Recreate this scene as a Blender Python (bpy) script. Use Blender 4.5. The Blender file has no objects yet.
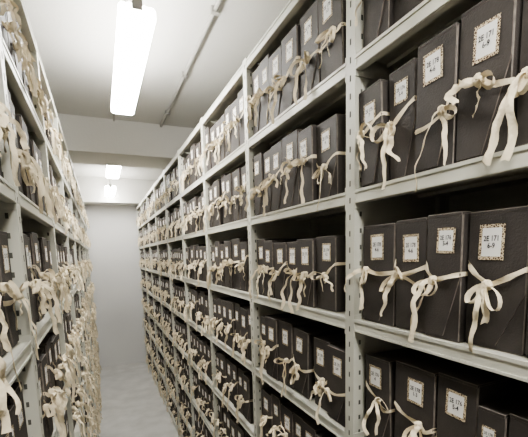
import bpy, math, random
import numpy as np
from mathutils import Vector, Matrix

random.seed(31)
A = 0.6
H = 3.05*A                 # camera height
CE = H+1.98*A              # ceiling
YW = 10.95*A               # end wall
XR = A; XL = -0.26*A
DEP = 0.34
LEV = [1.29, .775, .25, -.302, -.85, -1.40, -1.95, -2.50, -2.98]
LEV = [H+l*A for l in LEV]
S = bpy.context.scene
try:
    S.view_settings.look = 'AgX - Medium High Contrast'
except Exception as ex_:
    print(ex_)

# ---------------------------------------------------------------- materials
def mat(name, col, rough=.6, noise=0, nscale=20, metal=0, emis=None, estr=0, bump=0, bscale=200, spec=.5):
    m = bpy.data.materials.new(name); m.use_nodes = True
    nt = m.node_tree; b = nt.nodes['Principled BSDF']
    b.inputs['Base Color'].default_value = (*col, 1)
    b.inputs['Roughness'].default_value = rough
    b.inputs['Metallic'].default_value = metal
    b.inputs['Specular IOR Level'].default_value = spec
    if noise:
        tc = nt.nodes.new('ShaderNodeTexCoord'); n = nt.nodes.new('ShaderNodeTexNoise')
        n.inputs['Scale'].default_value = nscale; n.inputs['Detail'].default_value = 5
        r = nt.nodes.new('ShaderNodeValToRGB')
        r.color_ramp.elements[0].position = .3; r.color_ramp.elements[1].position = .7
        r.color_ramp.elements[0].color = (*[c*(1-noise) for c in col], 1)
        r.color_ramp.elements[1].color = (*[min(1, c*(1+noise)) for c in col], 1)
        nt.links.new(tc.outputs['Object'], n.inputs['Vector'])
        nt.links.new(n.outputs['Fac'], r.inputs['Fac'])
        nt.links.new(r.outputs['Color'], b.inputs['Base Color'])
    if bump:
        tc = nt.nodes.new('ShaderNodeTexCoord'); n = nt.nodes.new('ShaderNodeTexNoise')
        n.inputs['Scale'].default_value = bscale; n.inputs['Detail'].default_value = 4
        bp = nt.nodes.new('ShaderNodeBump'); bp.inputs['Strength'].default_value = bump
        bp.inputs['Distance'].default_value = .01
        nt.links.new(tc.outputs['Object'], n.inputs['Vector'])
        nt.links.new(n.outputs['Fac'], bp.inputs['Height'])
        nt.links.new(bp.outputs['Normal'], b.inputs['Normal'])
    if emis:
        b.inputs['Emission Color'].default_value = (*emis, 1)
        b.inputs['Emission Strength'].default_value = estr
    return m

M_METAL = mat('shelf_enamel', (.585, .58, .51), .42, .05, 6)
M_SLOT = mat('slot_dark', (.10, .10, .085), .8)
M_BOX = mat('box_board', (.056, .049, .045), .62, .22, 14, bump=.18, bscale=300, spec=.35)
M_EDGE = mat('box_worn_edge', (.18, .155, .135), .7, .35, 60)
M_RIB = mat('cotton_tape', (.79, .70, .53), .95, .16, 11, spec=.05, bump=.25, bscale=160)
M_INK = mat('label_ink', (.02, .02, .03), .6)
M_CEIL = mat('ceiling_paint', (.60, .59, .56), .8, .03, 2, bump=.1, bscale=60)
M_WALL = mat('wall_paint', (.63, .628, .62), .75, .03, 1.5, bump=.1, bscale=80)
M_FLOOR = mat('floor_concrete', (.46, .455, .435), .42, .14, 5, bump=.05, bscale=40)
M_HOUS = mat('lamp_housing', (.75, .75, .73), .4)
M_DIFF = mat('lamp_diffuser', (.9, .9, .88), .4, emis=(1, .98, .935), estr=64)
M_PIPE = mat('conduit_paint', (.38, .37, .345), .5)

def label_mat():
    m = bpy.data.materials.new('label_paper'); m.use_nodes = True
    nt = m.node_tree; b = nt.nodes['Principled BSDF']; b.inputs['Roughness'].default_value = .7
    N = nt.nodes.new; L = nt.links.new
    uv = N('ShaderNodeUVMap'); sep = N('ShaderNodeSeparateXYZ'); L(uv.outputs[0], sep.inputs[0])
    def edge(o, wdt):
        a = N('ShaderNodeMath'); a.operation = 'SUBTRACT'; L(o, a.inputs[0]); a.inputs[1].default_value = .5
        c = N('ShaderNodeMath'); c.operation = 'ABSOLUTE'; L(a.outputs[0], c.inputs[0])
        d = N('ShaderNodeMath'); d.operation = 'GREATER_THAN'; L(c.outputs[0], d.inputs[0]); d.inputs[1].default_value = .5-wdt
        return d
    e1 = edge(sep.outputs[0], .12); e2 = edge(sep.outputs[1], .10)
    mx = N('ShaderNodeMath'); mx.operation = 'MAXIMUM'; L(e1.outputs[0], mx.inputs[0]); L(e2.outputs[0], mx.inputs[1])
    tc = N('ShaderNodeTexCoord'); v = N('ShaderNodeTexVoronoi'); v.feature = 'DISTANCE_TO_EDGE'
    v.inputs['Scale'].default_value = 230; L(tc.outputs['Object'], v.inputs['Vector'])
    r = N('ShaderNodeValToRGB'); r.color_ramp.elements[0].position = .08; r.color_ramp.elements[1].position = .16
    r.color_ramp.elements[0].color = (.70, .60, .42, 1); r.color_ramp.elements[1].color = (.09, .05, .03, 1)
    L(v.outputs['Distance'], r.inputs['Fac'])
    mix = N('ShaderNodeMix'); mix.data_type = 'RGBA'
    L(mx.outputs[0], mix.inputs[0]); mix.inputs[6].default_value = (.86, .85, .82, 1); L(r.outputs['Color'], mix.inputs[7])
    L(mix.outputs[2], b.inputs['Base Color'])
    return m
M_LAB = label_mat()

# ---------------------------------------------------------------- mesh builder
class MB:
    def __init__(s): s.v = []; s.f = []; s.m = []; s.uv = []; s.sm = []
    def add(s, vs, fs, m, smooth=False, uvs=None, ms=None):
        o = len(s.v); s.v.extend(vs)
        for i, f in enumerate(fs):
            s.f.append(tuple(o+k for k in f)); s.m.append(ms[i] if ms else m); s.sm.append(smooth)
            s.uv.append(uvs[i] if uvs else [(0.5, 0.5)]*len(f))
    def box(s, x0, x1, y0, y1, z0, z1, m=0):
        vs = [(x, y, z) for x in (x0, x1) for y in (y0, y1) for z in (z0, z1)]
        s.add(vs, [(0,1,3,2),(4,6,7,5),(0,4,5,1),(2,3,7,6),(0,2,6,4),(1,5,7,3)], m)
    def obj(s, name, mats, parent=None, fix=False):
        me = bpy.data.meshes.new(name); me.from_pydata(s.v, [], s.f)
        for m in mats: me.materials.append(m)
        me.polygons.foreach_set('material_index', s.m)
        me.polygons.foreach_set('use_smooth', s.sm)
        ul = me.uv_layers.new(name='UVMap')
        flat = [c for f in s.uv for p in f for c in p]
        ul.data.foreach_set('uv', flat)
        me.update(); o = bpy.data.objects.new(name, me); S.collection.objects.link(o)
        if parent: o.parent = parent
        return o

def cbox(B, T, n0, n1, y0, y1, z0, z1, c, mm, me):
    lo = (n0, y0, z0); hi = (n1, y1, z1)
    vs = []; idx = {}
    for sx in (0, 1):
        for sy in (0, 1):
            for sz in (0, 1):
                sg = (sx, sy, sz)
                for ax in range(3):
                    p = []
                    for k in range(3):
                        base = hi[k] if sg[k] else lo[k]
                        if k != ax: base += -c if sg[k] else c
                        p.append(base)
                    idx[(sg, ax)] = len(vs); vs.append(T(*p))
    fs = []; ms = []
    for ax in range(3):
        o = [k for k in range(3) if k != ax]
        for s0 in (0, 1):
            q = []
            for a, b in ((0,0),(1,0),(1,1),(0,1)):
                sg = [0,0,0]; sg[ax] = s0; sg[o[0]] = a; sg[o[1]] = b
                q.append(idx[(tuple(sg), ax)])
            fs.append(tuple(q)); ms.append(mm)
        a, b = o
        for sa in (0, 1):
            for sb in (0, 1):
                s1 = [0,0,0]; s1[a] = sa; s1[b] = sb; s2 = list(s1); s2[ax] = 1
                s1 = tuple(s1); s2 = tuple(s2)
                fs.append((idx[(s1,a)], idx[(s2,a)], idx[(s2,b)], idx[(s1,b)])); ms.append(me)
    for sx in (0,1):
        for sy in (0,1):
            for sz in (0,1):
                fs.append(tuple(idx[((sx,sy,sz),k)] for k in range(3))); ms.append(me)
    B.add(vs, fs, mm, ms=ms)

def prism(B, T, poly, n0, n1, mm, me):
    n = len(poly)
    vs = [T(n0, y, z) for y, z in poly]+[T(n1, y, z) for y, z in poly]
    fs = [tuple(range(n, 2*n))]; ms = [mm]
    for i in range(n):
        j = (i+1) % n; fs.append((i, j, n+j, n+i)); ms.append(me)
    B.add(vs, fs, mm, ms=ms)

def strip(B, T, pts, wv, width, m, cutend=0, cup=0.0):
    """flat cotton tape with a soft crease along its middle"""
    vs = []; n = len(pts); ph = random.uniform(0, 6)
    for i, (p, w) in enumerate(zip(pts, wv)):
        w = Vector(w); p = Vector(p)
        hw = width*.5*(1+.10*math.sin(i*1.9+ph))
        t = Vector(pts[min(i+1, n-1)])-Vector(pts[max(i-1, 0)])
        nn = t.cross(w)
        nn = nn.normalized() if nn.length > 1e-9 else Vector((0, 0, 0))
        c = cup*width*math.sin(i*.8+ph)*1.3
        a = p-w*hw; b = p+w*hw; mid = p+nn*c
        if cutend and i == n-1:
            b = b+(Vector(pts[-1])-Vector(pts[-2])).normalized()*cutend
        vs += [T(*a), T(*mid), T(*b)]
    fs = []
    for i in range(n-1):
        k = 3*i; fs += [(k, k+1, k+4, k+3), (k+1, k+2, k+5, k+4)]
    B.add(vs, fs, m, smooth=True)

def widths(pts, tw0, tw1):
    out = []
    n = len(pts); N0 = Vector((1, 0, 0))
    for i in range(n):
        t = Vector(pts[min(i+1, n-1)])-Vector(pts[max(i-1, 0)])
        if t.length < 1e-9: t = Vector((0, 1, 0))
        t.normalize()
        w = N0.cross(t)
        if w.length < .25: w = Vector((0, t.z, -t.y)) if abs(t.z)+abs(t.y) > 1e-4 else Vector((0, 0, 1))
        w.normalize()
        ang = tw0+(tw1-tw0)*i/(n-1)
        w = Matrix.Rotation(ang, 3, t) @ w
        if out and w.dot(out[-1]) < 0 : w = -w
        out.append(w)
    return out

# ---------------------------------------------------------------- label texts
def text_arrays(body):
    cu = bpy.data.curves.new('t', 'FONT'); cu.body = body; cu.align_x = 'CENTER'; cu.align_y = 'CENTER'
    cu.size = 1; cu.resolution_u = 2; cu.space_line = .95; cu.offset = .018
    ob = bpy.data.objects.new('t', cu); S.collection.objects.link(ob)
    bpy.context.view_layer.update()
    me = bpy.data.meshes.new_from_object(ob.evaluated_get(bpy.context.evaluated_depsgraph_get()))
    vs = [tuple(v.co) for v in me.vertices]; fs = [tuple(p.vertices) for p in me.polygons]
    bpy.data.objects.remove(ob); bpy.data.meshes.remove(me); bpy.data.curves.remove(cu)
    return vs, fs
TXT = [text_arrays('2E %d\n%s' % (n, s)) for n, s in ((178,'4-6'),(178,'1-3'),(176,'4'),(175,'7'),(176,'5-4'),(174,'1-2'),(174,'5'),(171,'6-9'))]

# ---------------------------------------------------------------- archive box
BX, ED, RB, LB, INK = 0, 1, 2, 3, 4
def archive_box(B, out, xf, yc, zs, w, h, near, lean=0, yaw=0, extra=0):
    ca, sa = math.cos(lean), math.sin(lean); cy, sy = math.cos(yaw), math.sin(yaw)
    pin = random.uniform(.010, .028)
    U = random.uniform
    def T(n, y, z):
        y2 = y*ca-z*sa; z2 = y*sa+z*ca
        n2 = n*cy-y2*sy; y3 = n*sy+y2*cy
        return (xf+out*(n2-pin), yc+y3, zs+z2)
    d = .29
    lift = abs(sa)*w*.5
    zs += lift
    hw = w*.5
    cbox(B, T, -d, 0, -hw, hw, 0, h, .0016, BX, ED)
    m = 1 if random.random() < .75 else -1
    cut = U(.42, .6); bt = U(.15, .5)
    poly = [(-hw*.98*m, h*.995), (hw*.98*m, h*.995), (hw*.98*m, h*.03), (hw*(bt-.45)*m, h*.03), (-hw*.98*m, h*cut)]
    prism(B, T, poly, 0, .003, BX, ED)
    cbox(B, T, -d*.99, .0035, -hw*.985, hw*.985, h-.004, h+.003, .001, BX, ED)
    # label
    lw = min(.046, w*.52); lh = lw*U(1.15, 1.35)
    ly = U(-.08, .08)*w; lz = h*U(.74, .80)
    r = U(-.04, .04)
    q = []
    for a, b in ((-1,-1),(1,-1),(1,1),(-1,1)):
        q.append(T(.0042, ly+a*lw/2-b*r*lh/2, lz+b*lh/2+a*r*lw/2))
    B.add(q, [(0,1,2,3)], LB, uvs=[[(0,0),(1,0),(1,1),(0,1)]])
    if near:
        vs, fs = random.choice(TXT); sc = lw*.225
        B.add([T(.0048, ly+out*x*sc, lz+y*sc*1.25) for x, y, _ in vs], fs, INK)
    # ---------- tie
    rw = U(.0088, .0118)
    kz = h*U(.38, .58); ky = U(-.36, .36)*w
    zl = kz+U(-.02, .04); zr = kz+U(-.02, .04)
    for sgn, ze in ((-1, zl), (1, zr)):
        pts = [(-.06, sgn*(hw+.0012), ze), (-.004, sgn*(hw+.0012), ze), (.004, sgn*(hw-.001), ze-.001)]
        sag = U(0, .012)
        for t in (.2, .4, .6, .8, 1):
            y = sgn*hw+(ky-sgn*hw)*t
            pts.append((.006+.005*math.sin(t*3), y, ze+(kz-ze)*t-sag*math.sin(t*math.pi)))
        wv = []
        for i, p in enumerate(pts):
            wv.append(Vector((0, 0, 1)) if i < 3 else Vector((.45*math.sin(i*1.3+sag*400), -(kz-ze)/(hw+abs(ky)+.001)*(-sgn), 1)).normalized())
        strip(B, T, pts, wv, rw*.92, RB, cup=.15)
    K = Vector((.013, ky, kz)); kt = U(-.7, .7)
    def TK(n, y, z): return T(K.x+n, K.y+y*math.cos(kt)-z*math.sin(kt), K.z+z*math.cos(kt)+y*math.sin(kt))
    cbox(B, TK, -.008, .008, -.0068, .0068, -.009, .009, .0036, RB, RB)
    style = random.random()
    droop = U(-1.1, .4); tilt = U(-.6, .6)
    # open teardrop loops
    for sgn in (-1, 1):
        if style < .18 and sgn == 1: continue
        th = droop+tilt*sgn+U(-.3, .3); Lp = U(.020, .055)
        fat = U(.006, .017)
        dy = math.cos(th)*sgn; dz = math.sin(th)
        py, pz = -dz*sgn, dy*sgn
        outb = U(.006, .026)
        pts = []; wv = []; N = 16
        phi = math.radians(U(10, 65)); tw = U(-.9, .9); skew = U(-.5, .5)
        for i in range(N+1):
            t = i/N*2*math.pi
            s = (1-math.cos(t))*.5
            e = fat*math.sin(t)*(s**.5)*1.35
            pts.append((K.x+.002+outb*s+e*skew, K.y+dy*Lp*s+py*e*.95, K.z+dz*Lp*s-.010*s*s+pz*e*.95))
            a = phi+tw*math.sin(t*.5)
            tl = s*.9
            c = Vector((math.cos(a), math.sin(a)*(py*(1-tl)+dy*tl*.3), math.sin(a)*(pz*(1-tl)+dz*tl*.3)+.12)).normalized()
            wv.append(c)
        strip(B, T, pts, wv, rw, RB, cup=.15)
    # tails
    sides = [-1, 1]+[random.choice((-1, 1)) for _ in range(extra)]
    for j, sgn in enumerate(sides):
        rr = random.random()
        L = U(.06, .145) if rr < .7 else U(.03, .06)
        lat = sgn*U(-.015, .04)
        if rr > .82: lat = sgn*U(.04, .075)
        lift0 = U(-.010, .020)
        amp = U(.002, .009); ph = U(0, 6); fr = U(4, 10)
        a2 = U(.001, .0035); f2 = U(12, 22)
        bulge = U(.006, .024)+(.008 if j > 1 else 0); pts = []; N = 18
        for i in range(N+1):
            t = i/N
            on = K.x+.004+bulge*math.sin(min(1, t*1.6)*math.pi*.5)+(.010 if K.z-L < .03 else 0)*t+amp*.5*math.sin(fr*t+ph)*t+a2*math.sin(f2*t+ph)
            pts.append((on, K.y+lat*math.sin(t*1.7)+amp*(math.cos(fr*t+ph)-math.cos(ph))*min(1, t*1.5)+a2*math.sin(f2*.7*t), K.z-L*(t**1.3)+lift0*math.sin(t*3.1)))
        strip(B, T, pts, widths(pts, U(-.8,.8), U(-2.2, 2.2)), rw, RB, cutend=U(-.006, .006), cup=.2)

# ---------------------------------------------------------------- racks
def rack(name, out, xf, posts):
    B = MB(); PW = .036; top = LEV[0]+.012
    def X(n): return xf+out*n
    def bx(n0, n1, y0, y1, z0, z1, m=0):
        a, b = sorted((X(n0), X(n1))); B.box(a, b, y0, y1, z0, z1, m)
    for k, y in enumerate(posts):
        for back in (0, 1):
            o = 0 if not back else -DEP+.042
            bx(o-.003, o+.001, y-PW/2, y+PW/2, 0, top)
            bx(o-.036, o-.003, y-PW/2, y-PW/2+.003, 0, top)
            bx(o-.036, o-.003, y+PW/2-.003, y+PW/2, 0, top)
            bx(o-.040, o+.002, y-PW/2-.004, y+PW/2+.004, 0, .012)
        z = .06
        while z < top-.03:
            bx(.001, .0016, y-.0022, y+.0022, z, z+.014, 1)
            for yy in (y-PW/2-.0006, y+PW/2):
                bx(-.022, -.016, yy, yy+.0006, z+.008, z+.020, 1)
            z += .042
        bx(-DEP+.004, -.036, y-.0015, y+.0015, .03, top-.01)
    for y0, y1 in zip(posts[:-1], posts[1:]):
        bx(-DEP, -DEP+.002, y0, y1, .03, top-.01)
        a, b = y0+PW/2, y1-PW/2
        for z in LEV:
            bx(-DEP+.003, -.001, a, b, z-.003, z)
            bx(-.003, .0, a, b, z-.030, z)
            bx(-.018, .0, a, b, z-.032, z-.029)
            bx(-.0005, .0022, a, b, z-.006, z+.001)
            bx(-.0005, .0022, a, b, z-.031, z-.026)
            bx(-DEP+.003, -DEP+.006, a, b, z-.030, z)
            for t in (.33, .66):
                nn = -DEP*t; bx(nn-.015, nn+.015, a, b, z-.012, z-.003)
            for yy in (a, b-.003):
                bx(-.05, .0015, yy-.0, yy+.003, z-.045, z+.012)
        bx(-.012, -.010, a, b, 0, LEV[-1]-.03)
    return B.obj(name, [M_METAL, M_SLOT])

def fill(name, out, xf, posts, special, ext=0):
    B = MB(); PW = .036
    for bi, (y0, y1) in enumerate(zip(posts[:-1], posts[1:])):
        for li in range(1, len(LEV)):
            zs = LEV[li]+.0008
            near = (0 < y1 < 4.9*A) and li < 6
            sp = special.get((bi, li))
            if sp:
                for ya, yb, hh, ln in sp:
                    archive_box(B, out, xf, (ya+yb)/2*A, zs, abs(yb-ya)*A*.965, hh*A, True, ln, random.uniform(-.02, .02))
                continue
            hi = y1-PW/2-.008; lo = y0+PW/2+.006
            y = hi-random.uniform(0, .02)
            hb = random.uniform(.375, .42)*A
            while True:
                w = random.choice((.074, .082, .090, .098, .108))*random.uniform(.96, 1.04)
                lean = 0
                if random.random() < .28: lean = random.choice((-1, 1))*random.uniform(.02, .065)
                h = hb+random.uniform(-.016, .012)
                ww = w+abs(math.sin(lean))*h
                if y-ww < lo: break
                yc = y-ww/2+math.sin(lean)*h/2
                archive_box(B, out, xf, yc, zs, w, h, near, lean, random.uniform(-.03, .03), ext if random.random() < .8 else 0)
                y -= ww+random.uniform(.001, .005)
                if random.random() < .03: y -= random.uniform(.02, .05)
    return B.obj(name, [M_BOX, M_EDGE, M_RIB, M_LAB, M_INK])

PR = [(1.338+1.18*k)*A for k in range(-2, 9)]
PL = [(1.62+1.155*k)*A for k in range(-2, 9)]
rack('shelving_rack', -1, XR, PR)
rack('shelving_rack', 1, XL, PL)
SP = {
 (1,2): [(1.285,1.152,.375,-.05),(1.14,1.012,.39,-.045),(1.0,.846,.405,0),(.844,.68,.42,0),(.676,.52,.42,0),(.515,.36,.41,0),(.35,.21,.41,0)],
 (1,3): [(1.285,1.096,.395,0),(1.09,.941,.40,-.01),(.938,.802,.405,.0),(.799,.618,.40,0),(.614,.45,.41,0),(.445,.30,.41,0)],
 (1,4): [(1.265,1.11,.39,-.03),(1.095,.90,.41,0),(.895,.742,.42,.0),(.739,.652,.36,.0),(.648,.54,.37,.0),(.536,.38,.41,0),(.37,.21,.41,0)],
}
fill('archive_boxes', -1, XR, PR, SP)
fill('archive_boxes', 1, XL, PL, {}, 2)

# ---------------------------------------------------------------- room
def slab(name, x0, x1, y0, y1, z0, z1, m):
    B = MB(); B.box(x0, x1, y0, y1, z0, z1); return B.obj(name, [m])
RX0, RX1, RY0 = XL-DEP-.9, XR+DEP+1.0, -3.2*A
slab('floor', RX0-.1, RX1+.1, RY0-.1, YW+.1, -.1, 0, M_FLOOR)
slab('ceiling', RX0-.1, RX1+.1, RY0-.1, YW+.1, CE, CE+.1, M_CEIL)
slab('wall_back', RX0-.1, RX1+.1, YW, YW+.1, 0, CE, M_WALL)
slab('wall_front', RX0-.1, RX1+.1, RY0-.1, RY0, 0, CE, M_WALL)
slab('wall_left', RX0-.1, RX0, RY0, YW, 0, CE, M_WALL)
slab('wall_right', RX1, RX1+.1, RY0, YW, 0, CE, M_WALL)
slab('trim_1', RX0, RX1, 6.05*A, 6.85*A, H+1.5*A, CE, M_CEIL)
slab('trim_2', RX0, RX1, 10.4*A, YW, H+1.37*A, CE, M_CEIL)

# ---------------------------------------------------------------- fluorescent fixtures
XC = .335*A
def fixture(y0, y1, zb, w=.135):
    e = bpy.data.objects.new('fluorescent_ceiling_lamp', None); S.collection.objects.link(e)
    e.location = (XC, (y0+y1)/2, zb)
    L = (y1-y0)/2
    def ext(name, prof, a, b, m):
        B = MB(); n = len(prof)
        vs = [(x, a, z) for x, z in prof]+[(x, b, z) for x, z in prof]
        fs = [tuple(range(n)), tuple(range(2*n-1, n-1, -1))]+[(i, (i+1) % n, n+(i+1) % n, n+i) for i in range(n)]
        B.add(vs, fs, 0); return B.obj(name, [m], e)
    h = w/2
    ext('diffuser', [(-h*.86, .050), (-h, .040), (-h, .010), (-h*.8, 0), (h*.8, 0), (h, .010), (h, .040), (h*.86, .050)], -L+.002, L-.002, M_DIFF)
    ext('housing', [(-h*.55, .050), (h*.55, .050), (h*.45, .068), (-h*.45, .068)], -L+.02, L-.02, M_HOUS)
    for i, s in enumerate((-1, 1)):
        a = s*(L+.002)
        ext('end_bracket_%d' % (i+1), [(-.020, .030), (.020, .030), (.020, .066), (.008, .078), (-.008, .078), (-.020, .066)], a-.005, a+.005, M_PIPE)
        B = MB(); N = 10
        yy = s*(L-.03)
        prof = [(.016, .066), (.016, .078), (.005, .082), (.005, CE-zb-.03), (.022, CE-zb-.028), (.026, CE-zb)]
        vs = [(r*math.cos(2*math.pi*k/N), yy+r*math.sin(2*math.pi*k/N), z) for r, z in prof for k in range(N)]
        fs = [(j*N+k, j*N+(k+1) % N, (j+1)*N+(k+1) % N, (j+1)*N+k) for j in range(len(prof)-1) for k in range(N)]
        B.add(vs, fs, 0, smooth=True); B.obj('hanger_%d' % (i+1), [M_PIPE], e)
zl = H+1.5*A
for a, b in ((-1.45, .3), (2.66, 4.40), (6.95, 7.95), (9.25, 10.3)):
    fixture(a*A, b*A, zl)

# ---------------------------------------------------------------- ceiling conduit
B = MB(); N = 10
def pipe(B, x, z, y0, y1, r):
    vs = [(x+r*math.cos(2*math.pi*k/N), y, z+r*math.sin(2*math.pi*k/N)) for y in (y0, y1) for k in range(N)]
    B.add(vs, [(k, (k+1) % N, N+(k+1) % N, N+k) for k in range(N)], 0, smooth=True)
pipe(B, 1.0*A, CE-.014, RY0, 6.05*A, .011)
y = RY0+.3
while y < 6*A:
    B.box(1.0*A-.02, 1.0*A+.02, y-.012, y+.012, CE-.029, CE); y += .7
B.obj('ceiling_conduit', [M_PIPE])
B = MB(); pipe(B, .335*A, CE-.010, RY0, 6.05*A, .008)
y = RY0+.5
while y < 6*A:
    B.box(.335*A-.015, .335*A+.015, y-.01, y+.01, CE-.02, CE); y += .9
B.obj('ceiling_conduit', [M_PIPE])

# ---------------------------------------------------------------- world + camera
w = bpy.data.worlds.new('w'); S.world = w; w.use_nodes = True
w.node_tree.nodes['Background'].inputs[0].default_value = (.8, .8, .78, 1)
w.node_tree.nodes['Background'].inputs[1].default_value = .3

f = 370.
ey = Vector((-164, 43, -f)).normalized()
up = Vector((-76, 2900, f)); up = (up-up.dot(ey)*ey).normalized()
ex = ey.cross(up)
R = Matrix((ex, ey, up))
cam = bpy.data.cameras.new('camera'); co = bpy.data.objects.new('camera', cam); S.collection.objects.link(co)
co.matrix_world = Matrix.Translation((0, 0, H)) @ R.to_4x4()
cam.sensor_fit = 'HORIZONTAL'; cam.sensor_width = 36; cam.lens = f/528*36
cam.shift_x = 0; cam.shift_y = (300-218.5)/528
cam.clip_start = .02
S.camera = co
print('verts', sum(len(o.data.vertices) for o in S.objects if o.type == 'MESH'))
